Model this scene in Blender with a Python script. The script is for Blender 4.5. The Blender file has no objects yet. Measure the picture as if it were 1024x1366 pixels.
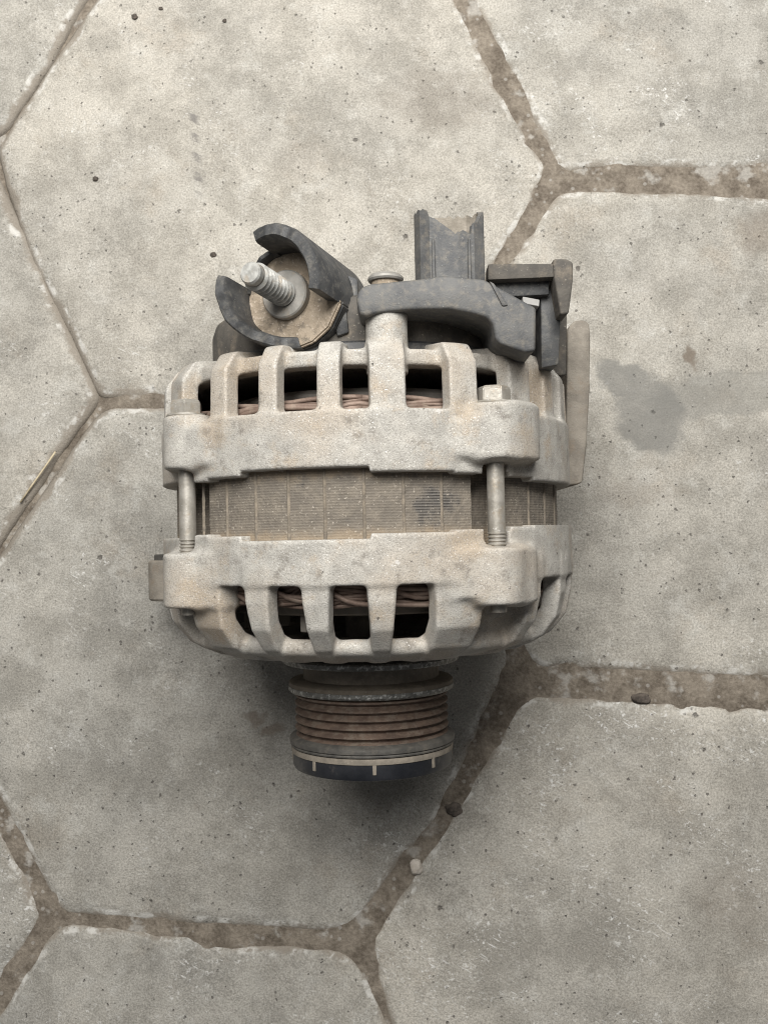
import bpy, bmesh, math, random
import numpy as np
from mathutils import Matrix, Vector, noise as mnoise

random.seed(7)
rng = np.random.default_rng(11)
scene = bpy.context.scene
COL = scene.collection
MM = 0.001

# ------------------------------------------------------------------ camera
cam_data = bpy.data.cameras.new("camera")
cam = bpy.data.objects.new("camera", cam_data)
COL.objects.link(cam)
cam.matrix_world = Matrix((
    (0.99844752, 0.00702669, 0.05525553, 0.07161),
    (0.0, 0.99201103, -0.12615119, -0.2012),
    (-0.05570052, 0.12595534, 0.99047095, 0.38969),
    (0, 0, 0, 1)))
cam_data.sensor_fit = 'VERTICAL'
cam_data.sensor_height = 36.0
cam_data.sensor_width = 36.0
cam_data.lens = 36.0 * 1300.0 / 1366.0
cam_data.clip_start = 0.01
cam_data.clip_end = 50.0
cam_data.dof.use_dof = True
cam_data.dof.focus_distance = 0.285
cam_data.dof.aperture_fstop = 45.0
scene.camera = cam

# ------------------------------------------------------------------ light
world = bpy.data.worlds.new("World")
scene.world = world
world.use_nodes = True
wbg = world.node_tree.nodes["Background"]
wbg.inputs[0].default_value = (0.97, 0.98, 1.0, 1)
wbg.inputs[1].default_value = 0.11

def area(name, loc, target, sx, sy, power, color):
    d = bpy.data.lights.new(name, 'AREA')
    d.shape = 'RECTANGLE'; d.size = sx; d.size_y = sy
    d.energy = power; d.color = color
    o = bpy.data.objects.new(name, d)
    o.location = loc
    o.rotation_euler = (Vector(target) - Vector(loc)).to_track_quat('-Z', 'Y').to_euler()
    COL.objects.link(o)
    return o
lamp = area("doorway_light", (0.09, 0.25, 0.72), (0.03, 0.34, 0.0), 0.7, 0.45, 15.0, (1.0, 0.985, 0.95))

scene.view_settings.view_transform = 'Standard'
scene.view_settings.look = 'None'
scene.view_settings.gamma = 1.0
scene.view_settings.exposure = 0.0
scene.view_settings.use_curve_mapping = False
scene.cycles.use_denoising = True
scene.cycles.max_bounces = 8
scene.cycles.pixel_filter_type = 'BLACKMAN_HARRIS'
scene.cycles.filter_width = 1.05

# ------------------------------------------------------------------ node helpers
class NT:
    """small builder around a material node tree; coordinates are millimetres"""
    def __init__(self, name):
        self.m = bpy.data.materials.new(name)
        self.m.use_nodes = True
        self.t = self.m.node_tree
        self.n = self.t.nodes
        self.bsdf = self.n["Principled BSDF"]
        tc = self.n.new("ShaderNodeTexCoord")
        self.co = self.vm('SCALE', tc.outputs["Object"], scale=1000.0)
    def lk(self, a, b): self.t.links.new(a, b)
    def setin(self, sock, v):
        if isinstance(v, bpy.types.NodeSocket): self.lk(v, sock)
        else: sock.default_value = v
    def vm(self, op, a, b=None, scale=None):
        n = self.n.new("ShaderNodeVectorMath"); n.operation = op
        self.setin(n.inputs[0], a)
        if b is not None: self.setin(n.inputs[1], b)
        if scale is not None: n.inputs["Scale"].default_value = scale
        return n.outputs["Value"] if op in ('LENGTH', 'DOT_PRODUCT') else n.outputs["Vector"]
    def ma(self, op, a, b=0.0, c=0.0, clamp=False):
        n = self.n.new("ShaderNodeMath"); n.operation = op; n.use_clamp = clamp
        self.setin(n.inputs[0], a); self.setin(n.inputs[1], b); self.setin(n.inputs[2], c)
        return n.outputs[0]
    def noise(self, size, detail=3.0, rough=0.55, co=None, off=(0, 0, 0), dist=0.0):
        n = self.n.new("ShaderNodeTexNoise")
        v = self.co if co is None else co
        v = self.vm('ADD', v, off)
        self.lk(v, n.inputs["Vector"])
        n.inputs["Scale"].default_value = 1.0 / size
        n.inputs["Detail"].default_value = detail
        n.inputs["Roughness"].default_value = rough
        n.inputs["Distortion"].default_value = dist
        return n.outputs["Fac"]
    def voro(self, size, off=(0, 0, 0), rnd=1.0, co=None):
        n = self.n.new("ShaderNodeTexVoronoi")
        self.lk(self.vm('ADD', self.co if co is None else co, off), n.inputs["Vector"])
        n.inputs["Scale"].default_value = 1.0 / size
        n.inputs["Randomness"].default_value = rnd
        return n.outputs["Distance"], n.outputs["Color"]
    def ss(self, v, lo, hi, a=0.0, b=1.0):
        n = self.n.new("ShaderNodeMapRange"); n.interpolation_type = 'SMOOTHSTEP'
        self.setin(n.inputs[0], v)
        n.inputs[1].default_value = lo; n.inputs[2].default_value = hi
        n.inputs[3].default_value = a; n.inputs[4].default_value = b
        return n.outputs[0]
    def mix(self, f, a, b, mode='MIX'):
        n = self.n.new("ShaderNodeMix"); n.data_type = 'RGBA'; n.blend_type = mode
        self.setin(n.inputs[0], f)
        for s, v in ((n.inputs[6], a), (n.inputs[7], b)):
            if isinstance(v, tuple) and len(v) == 3: v = v + (1.0,)
            self.setin(s, v)
        return n.outputs[2]
    def sep(self, v):
        n = self.n.new("ShaderNodeSeparateXYZ"); self.lk(v, n.inputs[0]); return n.outputs
    def comb(self, x, y, z):
        n = self.n.new("ShaderNodeCombineXYZ")
        for i, v in enumerate((x, y, z)): self.setin(n.inputs[i], v)
        return n.outputs[0]
    def bump(self, h, dist_mm, strength=1.0):
        n = self.n.new("ShaderNodeBump")
        n.inputs["Strength"].default_value = strength
        n.inputs["Distance"].default_value = dist_mm * MM
        self.lk(h, n.inputs["Height"])
        self.lk(n.outputs[0], self.bsdf.inputs["Normal"])
    def out(self, color=None, rough=None, metal=None, spec=None):
        for k, v in (("Base Color", color), ("Roughness", rough), ("Metallic", metal), ("Specular IOR Level", spec)):
            if v is None: continue
            if isinstance(v, tuple) and len(v) == 3: v = v + (1.0,)
            self.setin(self.bsdf.inputs[k], v)
        return self.m

# ------------------------------------------------------------------ materials
def mat_concrete():
    t = NT("concrete")
    wp = t.n.new("ShaderNodeNewGeometry").outputs["Position"]
    w = t.vm('SCALE', wp, scale=1000.0)
    inf = t.n.new("ShaderNodeObjectInfo").outputs["Random"]
    so = t.vm('SCALE', t.comb(inf, inf, 0.0), scale=700.0)
    wo = t.vm('ADD', w, so)
    big = t.noise(85, 3, 0.55, co=w)
    mid = t.noise(16, 9, 0.72, co=w, off=(31, 7, 0))
    fbm = t.noise(30, 11, 0.78, co=w, off=(13, 27, 0))
    fine = t.noise(0.75, 4, 0.8, co=w)
    c = t.mix(t.ss(big, 0.34, 0.66), (0.345, 0.328, 0.30), (0.42, 0.396, 0.358))
    c = t.mix(t.ss(t.noise(40, 8, 0.68, co=w, off=(9, 90, 0)), 0.50, 0.66, 0.0, 0.26), c, (0.235, 0.224, 0.208))
    c = t.mix(t.ss(t.noise(46, 8, 0.7, co=w, off=(-60, 20, 0)), 0.54, 0.70, 0.0, 0.36), c, (0.325, 0.275, 0.22))
    c = t.mix(1.0, c, t.mix(t.ss(fbm, 0.40, 0.60), (0.80, 0.795, 0.785), (1.12, 1.12, 1.12)), 'MULTIPLY')
    c = t.mix(t.ss(mid, 0.52, 0.66, 0.0, 0.45), c, (0.52, 0.505, 0.475))
    c = t.mix(1.0, c, t.mix(t.ss(fine, 0.28, 0.72), (0.60, 0.598, 0.592), (1.27, 1.27, 1.27)), 'MULTIPLY')
    # slab to slab tone
    c = t.mix(1.0, c, t.mix(inf, (0.862, 0.866, 0.856), (1.01, 1.0, 0.972)), 'MULTIPLY')
    # pale scuffs: stretched noise in two directions
    def scuff(ang, sx, sy, lo, hi, off):
        n = t.n.new("ShaderNodeMapping")
        n.inputs["Rotation"].default_value = (0, 0, ang)
        t.lk(wo, n.inputs["Vector"])
        v = t.vm('MULTIPLY', n.outputs[0], (1 / sx, 1 / sy, 1.0))
        f = t.noise(1.0, 3, 0.6, co=v, off=off, dist=0.12)
        return t.ss(f, lo, hi)
    patch = t.ss(t.ma('ADD', t.noise(30, 4, 0.65, co=wo, off=(3, 55, 0)), t.ma('MULTIPLY', t.ma('SUBTRACT', t.ma('FRACT', t.ma('MULTIPLY', inf, 7.3)), 0.5), 0.14)), 0.46, 0.66)
    s1 = t.ma('MULTIPLY', scuff(0.5, 5.5, 0.7, 0.62, 0.69, (0, 0, 3)), patch)
    s2 = t.ma('MULTIPLY', scuff(-0.3, 3.0, 0.9, 0.64, 0.71, (0, 0, 9)), patch)
    s3 = scuff(1.1, 9.0, 0.6, 0.715, 0.77, (4, 0, 2))
    s4 = t.ma('MULTIPLY', t.ss(t.noise(2.3, 4, 0.65, co=w, off=(70, 0, 0)), 0.585, 0.65), patch)
    s5 = t.ma('MULTIPLY', t.ss(t.noise(0.95, 3, 0.7, co=wo, off=(7, 31, 0)), 0.655, 0.70), t.ss(t.noise(12, 4, 0.7, co=wo, off=(90, 3, 0)), 0.42, 0.56))
    s3 = t.ma('MAXIMUM', s3, t.ma('MULTIPLY', s5, 0.75))
    sc = t.ma('MAXIMUM', t.ma('MAXIMUM', s1, s2), t.ma('MAXIMUM', s3, s4))
    c = t.mix(t.ma('MULTIPLY', sc, 0.75), c, (0.68, 0.67, 0.645))
    # pinholes and dark grit
    wj = t.vm('ADD', w, t.vm('SCALE', t.comb(t.noise(1.1, 2, 0.6, co=w), t.noise(1.1, 2, 0.6, co=w, off=(8, 4, 1)), 0.0), scale=1.6))
    d, col = t.voro(2.5, co=wj)
    pick = t.sep(col)
    pit = t.ma('MULTIPLY', t.ss(t.ma('SUBTRACT', d, t.ma('MULTIPLY', pick[1], 0.14)), 0.03, 0.11, 1.0, 0.0), t.ma('MULTIPLY', t.ss(pick[0], 0.62, 0.72), t.ss(mid, 0.40, 0.54)))
    d2, col2 = t.voro(15.0, co=wj, off=(5, 3, 0))
    pick2 = t.sep(col2)
    pit2 = t.ma('MULTIPLY', t.ss(t.ma('ADD', d2, t.ma('MULTIPLY', fine, 0.06)), 0.065, 0.11, 1.0, 0.0), t.ss(pick2[1], 0.70, 0.74))
    pt = t.ma('MAXIMUM', pit, pit2)
    c = t.mix(t.ma('MULTIPLY', pt, 0.75), c, (0.085, 0.075, 0.066))
    # damp patch and old marks, each with a shape of its own
    warp = t.vm('SCALE', t.comb(t.ma('SUBTRACT', t.noise(14, 3, 0.6, co=w, off=(1, 2, 3)), 0.5), t.ma('SUBTRACT', t.noise(14, 3, 0.6, co=w, off=(44, 2, 3)), 0.5), 0.0), scale=16.0)
    ww = t.vm('ADD', w, warp)
    def ell(cx, cy, rx, ry, lo=0.78, hi=1.12, rot=0.0):
        v = t.vm('SUBTRACT', ww, (cx, cy, 0))
        if rot:
            m = t.n.new("ShaderNodeMapping"); m.inputs["Rotation"].default_value = (0, 0, -rot)
            t.lk(v, m.inputs["Vector"]); v = m.outputs[0]
        v = t.vm('MULTIPLY', v, (1 / rx, 1 / ry, 0.0))
        return t.ss(t.vm('LENGTH', v), lo, hi, 1.0, 0.0)
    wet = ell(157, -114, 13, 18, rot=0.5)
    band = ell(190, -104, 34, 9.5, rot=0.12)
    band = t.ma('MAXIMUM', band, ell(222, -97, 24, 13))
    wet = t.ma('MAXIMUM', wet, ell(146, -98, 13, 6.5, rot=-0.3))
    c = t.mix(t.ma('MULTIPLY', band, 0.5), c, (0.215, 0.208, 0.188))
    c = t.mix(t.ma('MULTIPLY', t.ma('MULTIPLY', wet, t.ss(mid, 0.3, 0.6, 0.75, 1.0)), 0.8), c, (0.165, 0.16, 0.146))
    # dashed tyre print on the big slab
    tx, ty, tz = t.sep(t.vm('SUBTRACT', w, (-30.2, 0, 0)))
    along = t.ma('MULTIPLY', t.ss(ty, -18, -10), t.ss(ty, 26, 30, 1.0, 0.0))
    across = t.ss(t.ma('ABSOLUTE', t.ma('ADD', tx, t.ma('MULTIPLY', ty, 0.10))), 0.4, 3.0, 1.0, 0.0)
    dash = t.ss(t.ma('SINE', t.ma('ADD', t.ma('MULTIPLY', ty, 0.75), t.ma('MULTIPLY', tx, 0.4))), -0.2, 0.5)
    tyre = t.ma('MULTIPLY', t.ma('MULTIPLY', along, across), t.ma('MULTIPLY', t.ss(t.ma('ADD', t.ma('MULTIPLY', dash, 0.35), t.noise(3.0, 4, 0.7, co=w, off=(2, 2, 0))), 0.52, 0.8), t.ss(mid, 0.38, 0.52)))
    c = t.mix(t.ma('MULTIPLY', tyre, 0.8), c, (0.15, 0.14, 0.13))
    # brown smears
    for cx, cy, rx, ry, a in ((-2, -233, 5, 3, 0.6), (6, -239, 6, 3, 0.6), (173, -90, 2.5, 5.5, 0.75), (205, -36, 12, 11, 0.4), (72, 25, 30, 18, 0.22), (15, 0, 14, 10, 0.16), (150, -145, 22, 5, 0.2), (180, -300, 18, 14, 0.18)):
        f = ell(cx, cy, rx, ry, 0.5, 1.1)
        c = t.mix(t.ma('MULTIPLY', f, a), c, (0.15, 0.118, 0.09))
    # brown dirt caught along the chamfers (low edge of the slab)
    z = t.sep(w)[2]
    edge = t.ss(t.ma('ADD', z, t.ma('MULTIPLY', t.ma('SUBTRACT', mid, 0.5), 4.5)), -1.4, -0.5, 1.0, 0.0)
    c = t.mix(t.ma('MULTIPLY', edge, 0.7), c, (0.23, 0.197, 0.16))
    lime = t.ma('MULTIPLY', t.ma('MULTIPLY', t.ss(z, -1.6, -1.0), t.ss(z, -0.6, -0.25, 1.0, 0.0)), t.ss(t.noise(9, 5, 0.7, co=w, off=(0, 70, 0)), 0.5, 0.62))
    c = t.mix(t.ma('MULTIPLY', lime, 0.7), c, (0.60, 0.585, 0.55))
    h = t.ma('ADD', t.ma('MULTIPLY', fine, 0.35), t.ma('MULTIPLY', fbm, 1.6))
    h = t.ma('SUBTRACT', h, t.ma('MULTIPLY', pt, 0.9))
    h = t.ma('ADD', h, t.ma('MULTIPLY', mid, 0.6))
    t.bump(h, 0.8, 0.85)
    rough = t.mix(wet, (0.82, 0.82, 0.82), (0.62, 0.62, 0.62))
    return t.out(c, rough, 0.0, 0.35)

def mat_joint():
    t = NT("joint_dirt")
    a = t.noise(8, 5, 0.65); b = t.noise(1.3, 4, 0.7)
    c = t.mix(t.ss(a, 0.35, 0.65), (0.118, 0.096, 0.074), (0.235, 0.20, 0.16))
    c = t.mix(t.ss(t.noise(11, 4, 0.6, off=(40, 4, 1)), 0.55, 0.66, 0, 0.7), c, (0.42, 0.40, 0.365))
    c = t.mix(t.ss(b, 0.3, 0.75), t.mix(0.5, c, (0.5, 0.5, 0.5), 'MULTIPLY'), t.mix(0.15, c, (0.45, 0.40, 0.34)))
    d, col = t.voro(3.0)
    g = t.ma('MULTIPLY', t.ss(d, 0.2, 0.3, 1, 0), t.ss(t.sep(col)[0], 0.8, 0.84))
    c = t.mix(t.ma('MULTIPLY', g, 0.3), c, (0.5, 0.48, 0.45))
    t.bump(t.ma('ADD', b, t.ma('MULTIPLY', a, 0.8)), 0.7, 0.7)
    return t.out(c, 0.95, 0.0, 0.2)

def mat_cast():
    t = NT("cast_aluminium")
    grain = t.noise(0.45, 2, 0.6)
    fleck = t.noise(0.42, 1, 0.5, off=(12, 3, 8))
    mid = t.noise(6, 4, 0.6)
    big = t.noise(24, 3, 0.55, off=(4, 18, 2))
    c = t.mix(t.ss(mid, 0.35, 0.65), (0.36, 0.343, 0.312), (0.46, 0.44, 0.40))
    c = t.mix(t.ss(big, 0.42, 0.66, 0.0, 0.65), c, (0.43, 0.368, 0.298))
    # tan dust lodged in patches
    dust = t.ss(t.noise(10, 5, 0.7, off=(20, 0, 30)), 0.53, 0.72)
    c = t.mix(t.ma('MULTIPLY', dust, 0.75), c, (0.40, 0.332, 0.255))
    for cx, cy, cz, rr in ((-44, -33, 46, 12), (-40, 19, 50, 7), (28, 21, 59, 6), (31, -32, 53, 9), (-51, 30, 40, 9), (27, -14, 60, 6), (74, 30, 0, 22), (-74, -25, -40, 14), (52, 30, 38, 9), (-30, 37, 50, 8)):
        dd = t.ma('ADD', t.ma('DIVIDE', t.vm('LENGTH', t.vm('SUBTRACT', t.co, (cx, cy, cz))), rr), t.ma('MULTIPLY', t.ma('SUBTRACT', t.noise(5, 5, 0.7, off=(cx, cy, 0)), 0.5), 2.2))
        c = t.mix(t.ss(dd, 0.35, 1.15, 0.72, 0.0), c, (0.375, 0.305, 0.228))
    grime_shade = t.ss(t.noise(7, 4, 0.7, off=(-9, 40, 5)), 0.55, 0.72)
    c = t.mix(t.ma('MULTIPLY', grime_shade, 0.65), c, (0.155, 0.135, 0.113))
    # fine bare-metal glints and dark pores of the sand casting
    c = t.mix(t.ss(grain, 0.30, 0.55, 0.5, 0.0), c, (0.17, 0.155, 0.14))
    gl = t.ss(fleck, 0.62, 0.72)
    c = t.mix(t.ma('MULTIPLY', gl, 0.55), c, (0.68, 0.66, 0.63))
    scr = t.ss(t.noise(2.2, 4, 0.75, off=(2, 9, 60)), 0.66, 0.74)
    c = t.mix(t.ma('MULTIPLY', scr, 0.6), c, (0.72, 0.71, 0.70))
    d, col = t.voro(4.5, co=t.vm('ADD', t.co, t.vm('SCALE', t.comb(mid, grain, fleck), scale=2.2)))
    nick = t.ma('MULTIPLY', t.ss(d, 0.04, 0.10, 1, 0), t.ss(t.sep(col)[0], 0.72, 0.8))
    c = t.mix(t.ma('MULTIPLY', nick, 0.85), c, (0.05, 0.045, 0.04))
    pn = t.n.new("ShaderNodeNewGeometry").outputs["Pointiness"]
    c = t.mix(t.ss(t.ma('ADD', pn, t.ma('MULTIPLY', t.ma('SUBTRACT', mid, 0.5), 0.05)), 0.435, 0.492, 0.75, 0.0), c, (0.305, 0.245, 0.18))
    c = t.mix(t.ss(t.ma('ADD', pn, t.ma('MULTIPLY', t.ma('SUBTRACT', grain, 0.5), 0.10)), 0.525, 0.585, 0.0, 0.55), c, (0.64, 0.625, 0.60))
    h = t.ma('ADD', t.ma('MULTIPLY', grain, 0.8), t.ma('MULTIPLY', t.noise(1.7, 3, 0.6), 0.45))
    h = t.ma('SUBTRACT', h, nick)
    t.bump(h, 0.24, 0.8)
    return t.out(c, t.ss(gl, 0, 1, 0.74, 0.55), t.ss(gl, 0, 1, 0.12, 0.35), 0.35)

def mat_stator():
    t = NT("laminated_steel")
    x, y, z = t.sep(t.co)
    lam = t.ma('SINE', t.ma('MULTIPLY', y, 2 * math.pi / 0.75))
    worn = t.ma('SUBTRACT', 1.0, t.ss(t.vm('LENGTH', t.vm('MULTIPLY', t.vm('SUBTRACT', t.co, (20, -3, 58)), (1 / 11, 1 / 8, 0.0))), 0.2, 1.3))
    patch = t.ss(t.ma('ADD', t.noise(9, 5, 0.7), t.ma('MULTIPLY', worn, 0.20)), 0.60, 0.76)
    mid = t.noise(5, 5, 0.7, off=(5, 5, 5))
    c = t.mix(t.ss(mid, 0.35, 0.68), (0.18, 0.155, 0.126), (0.265, 0.227, 0.18))
    line = t.ss(lam, -0.2, 0.6)
    bare = t.mix(line, (0.066, 0.064, 0.064), (0.13, 0.122, 0.113))
    c = t.mix(t.ma('ADD', 0.26, t.ma('MULTIPLY', patch, 0.55)), c, bare)
    edge = t.ss(t.ma('ABSOLUTE', t.ma('ADD', t.ma('ADD', y, 2.6), t.ma('MULTIPLY', t.ma('SUBTRACT', mid, 0.5), 9.0))), 6.0, 9.5)
    c = t.mix(t.ma('MULTIPLY', edge, 0.75), c, (0.30, 0.238, 0.17))
    c = t.mix(1.0, c, t.mix(line, (0.91, 0.905, 0.90), (1.03, 1.03, 1.03)), 'MULTIPLY')
    sp = t.ss(t.noise(0.8, 2, 0.6), 0.62, 0.72)
    c = t.mix(t.ma('MULTIPLY', sp, 0.6), c, (0.50, 0.45, 0.38))
    h = t.ma('ADD', t.ma('MULTIPLY', lam, t.ma('ADD', 0.05, t.ma('MULTIPLY', patch, 0.25))), t.ma('ADD', t.noise(0.9, 3, 0.6), mid))
    t.bump(h, 0.35, 0.8)
    return t.out(c, 0.8, 0.1, 0.3)

def mat_simple(name, c0, c1, size=5.0, rough=0.7, metal=0.0, spec=0.4, dust=None, dsize=8.0, dlo=0.5, dhi=0.7, damt=0.6, speck=None, bump=0.2, fine=0.8, samt=0.5, slo=0.63):
    t = NT(name)
    a = t.noise(size, 4, 0.6)
    f = t.noise(fine, 3, 0.6, off=(3, 1, 7))
    c = t.mix(t.ss(a, 0.33, 0.67), c0, c1)
    if dust is not None:
        d = t.ss(t.noise(dsize, 5, 0.7, off=(17, 5, 2)), dlo, dhi)
        c = t.mix(t.ma('MULTIPLY', d, damt), c, dust)
    if speck is not None:
        c = t.mix(t.ss(f, slo, slo + 0.09, 0.0, samt), c, speck)
    t.bump(t.ma('ADD', f, t.ma('MULTIPLY', a, 0.7)), bump, 0.7)
    return t.out(c, rough, metal, spec)

M = dict(
    concrete=mat_concrete(), joint=mat_joint(), cast=mat_cast(), stator=mat_stator(),
    seam=mat_simple("seam_dust", (0.19, 0.162, 0.128), (0.26, 0.22, 0.173), 3, 0.9, 0.0, 0.2, dust=(0.15, 0.13, 0.108), dsize=4, dlo=.46, dhi=.58, damt=.75, bump=0.3),
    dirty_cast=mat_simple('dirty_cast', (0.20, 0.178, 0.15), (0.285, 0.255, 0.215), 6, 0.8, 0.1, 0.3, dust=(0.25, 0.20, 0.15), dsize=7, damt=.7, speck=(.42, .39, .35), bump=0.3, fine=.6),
    dusty_inside=mat_simple('dusty_inside', (0.20, 0.178, 0.148), (0.29, 0.26, 0.22), 3, 0.9, 0.0, 0.2, bump=0.3, speck=(.4, .37, .33)),
    zinc=mat_simple("zinc_bolt", (0.29, 0.27, 0.235), (0.41, 0.385, 0.345), 4, 0.5, 0.45, 0.5, dust=(0.33, 0.27, 0.2), dsize=4, damt=.7, speck=(.75, .73, .7), bump=0.12),
    stud=mat_simple("bright_zinc_stud", (0.36, 0.355, 0.33), (0.52, 0.515, 0.49), 3, 0.5, 0.45, 0.5, dust=(0.40, 0.34, 0.26), dsize=3, damt=.55, bump=0.08),
    washer=mat_simple("dull_washer", (0.26, 0.25, 0.228), (0.36, 0.342, 0.315), 5, 0.6, 0.35, 0.4, dust=(0.36, 0.29, 0.21), dsize=5, damt=.5, bump=0.1),
    black=mat_simple("dusty_black_plastic", (0.034, 0.035, 0.037), (0.064, 0.064, 0.064), 6, 0.55, 0.0, 0.5, dust=(0.15, 0.14, 0.122), dsize=2.4, dlo=.46, dhi=.74, damt=.7, speck=(.42, .40, .36), bump=0.12, fine=0.6, samt=.45, slo=.66),
    grey_plastic=mat_simple("grey_plastic", (0.070, 0.071, 0.073), (0.12, 0.118, 0.114), 7, 0.62, 0.0, 0.45, dust=(0.18, 0.162, 0.136), dsize=2.2, dlo=.45, dhi=.72, damt=.75, speck=(.5, .48, .44), bump=0.15, fine=0.6, samt=.5, slo=.66),
    brown_plastic=mat_simple("brown_dusted_plastic", (0.068, 0.063, 0.057), (0.115, 0.104, 0.09), 8, 0.8, 0.0, 0.3, dust=(0.215, 0.18, 0.14), dsize=6, damt=.6, speck=(.42, .38, .32), bump=0.2),
    sand=mat_simple("caked_sand", (0.255, 0.207, 0.155), (0.36, 0.298, 0.23), 4, 0.95, 0.0, 0.2, dust=(0.14, 0.122, 0.10), dsize=4, dlo=.5, dhi=.66, damt=.7, speck=(.55, .47, .39), bump=0.5, fine=0.9, samt=.6, slo=.58),
    rust=mat_simple("rusty_pulley", (0.088, 0.060, 0.046), (0.145, 0.102, 0.077), 4, 0.72, 0.15, 0.4, dust=(0.18, 0.147, 0.117), dsize=3, dlo=.46, dhi=.66, damt=.7, speck=(.36, .29, .24), bump=0.25, fine=.7, samt=.4, slo=.64),
    neck=mat_simple("dusty_pulley_neck", (0.135, 0.115, 0.09), (0.19, 0.162, 0.128), 5, 0.8, 0.1, 0.3, bump=0.2, speck=(.3, .27, .22)),
    neckpale=mat_simple('pale_cap_dust', (0.165, 0.145, 0.12), (0.235, 0.205, 0.168), 4, 0.9, 0.0, 0.2, bump=0.2, speck=(.38, .33, .28)),
    worn=mat_simple("worn_steel_rim", (0.12, 0.12, 0.112), (0.20, 0.195, 0.18), 3, 0.5, 0.35, 0.5, dust=(0.62, 0.62, 0.59), dsize=1.3, dlo=.50, dhi=.66, damt=.75, bump=0.2),
    rim=mat_simple("dark_dusty_rim", (0.062, 0.059, 0.054), (0.11, 0.103, 0.092), 5, 0.6, 0.2, 0.4, dust=(0.18, 0.158, 0.13), dsize=4, damt=.5, bump=0.15),
    cap=mat_simple("black_dust_cap", (0.009, 0.010, 0.013), (0.02, 0.021, 0.025), 8, 0.42, 0.0, 0.5, dust=(0.14, 0.125, 0.11), dsize=6, dlo=.55, dhi=.75, damt=.5, bump=0.06),
    copper=mat_simple("dusty_copper", (0.17, 0.118, 0.094), (0.27, 0.20, 0.162), 5, 0.6, 0.25, 0.4, dust=(0.27, 0.22, 0.175), dsize=5, damt=.7, bump=0.15),
    dark=mat_simple("dark_steel", (0.10, 0.09, 0.08), (0.17, 0.15, 0.13), 6, 0.7, 0.2, 0.4, dust=(0.17, 0.14, 0.11), dsize=6, damt=.5, bump=0.15),
    fan=mat_simple("dusty_fan", (0.20, 0.185, 0.165), (0.29, 0.265, 0.235), 6, 0.75, 0.15, 0.4, bump=0.15),
    white=mat_simple("white_label", (0.27, 0.262, 0.25), (0.34, 0.33, 0.315), 4, 0.6, bump=0.05),
    pebble=mat_simple("pale_pebble", (0.42, 0.375, 0.32), (0.58, 0.53, 0.47), 2, 0.9, 0, 0.2, bump=0.4),
    crumb=mat_simple("dark_crumb", (0.055, 0.047, 0.04), (0.12, 0.10, 0.085), 2, 0.95, 0, 0.2, bump=0.4),
    straw=mat_simple("dry_straw", (0.42, 0.35, 0.23), (0.56, 0.48, 0.34), 3, 0.8, 0, 0.3, bump=0.1),
)

# ------------------------------------------------------------------ mesh helpers (input in mm)
def link(name, me, mat, parent=None):
    o = bpy.data.objects.new(name, me)
    if mat is not None: me.materials.append(mat)
    COL.objects.link(o)
    if parent is not None: o.parent = parent
    return o

def mesh_np(name, V, F, smooth=True):
    """quads or tris as arrays"""
    V = np.asarray(V, np.float32) * MM
    F = np.asarray(F, np.int32)
    k = F.shape[1]
    me = bpy.data.meshes.new(name)
    me.vertices.add(len(V)); me.vertices.foreach_set("co", V.ravel())
    me.loops.add(F.size); me.loops.foreach_set("vertex_index", F.ravel())
    me.polygons.add(len(F))
    me.polygons.foreach_set("loop_start", np.arange(0, F.size, k, dtype=np.int32))
    me.polygons.foreach_set("use_smooth", np.full(len(F), smooth))
    me.update(calc_edges=True); me.validate()
    return me

def mesh_py(name, V, F, smooth=False, sharp=None):
    me = bpy.data.meshes.new(name)
    me.from_pydata([tuple(c * MM for c in v) for v in V], [], F)
    me.validate()
    for p in me.polygons: p.use_smooth = smooth
    if sharp is not None: me.set_sharp_from_angle(angle=math.radians(sharp))
    me.update()
    return me

def lathe(name, prof, mat, parent, n=96, frame=None, sharp=32, closed=False):
    """profile (r, y) turned about +Y, or about frame's Y axis"""
    V, F = [], []
    m = len(prof)
    for i in range(n):
        a = 2 * math.pi * i / n
        for r, y in prof: V.append((r * math.sin(a), y, r * math.cos(a)))
    for i in range(n):
        j = (i + 1) % n
        for k in range(m if closed else m - 1):
            l = (k + 1) % m
            F.append((i * m + k, i * m + l, j * m + l, j * m + k))
    if frame is not None: V = [tuple(frame @ Vector(v)) for v in V]
    me = mesh_py(name, V, F, True)
    bm = bmesh.new(); bm.from_mesh(me)
    bmesh.ops.remove_doubles(bm, verts=bm.verts, dist=1e-7)
    bmesh.ops.recalc_face_normals(bm, faces=bm.faces)
    bm.to_mesh(me); bm.free()
    me.set_sharp_from_angle(angle=math.radians(sharp))
    return link(name, me, mat, parent)

def axis_frame(origin, d):
    """frame whose +Y is d"""
    d = Vector(d).normalized()
    z = Vector((0, 0, 1)) if abs(d.z) < 0.8 else Vector((0, -1, 0))
    x = d.cross(z).normalized(); z = x.cross(d).normalized()
    m = Matrix((x, d, z)).transposed().to_4x4(); m.translation = Vector(origin)
    return m

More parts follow.
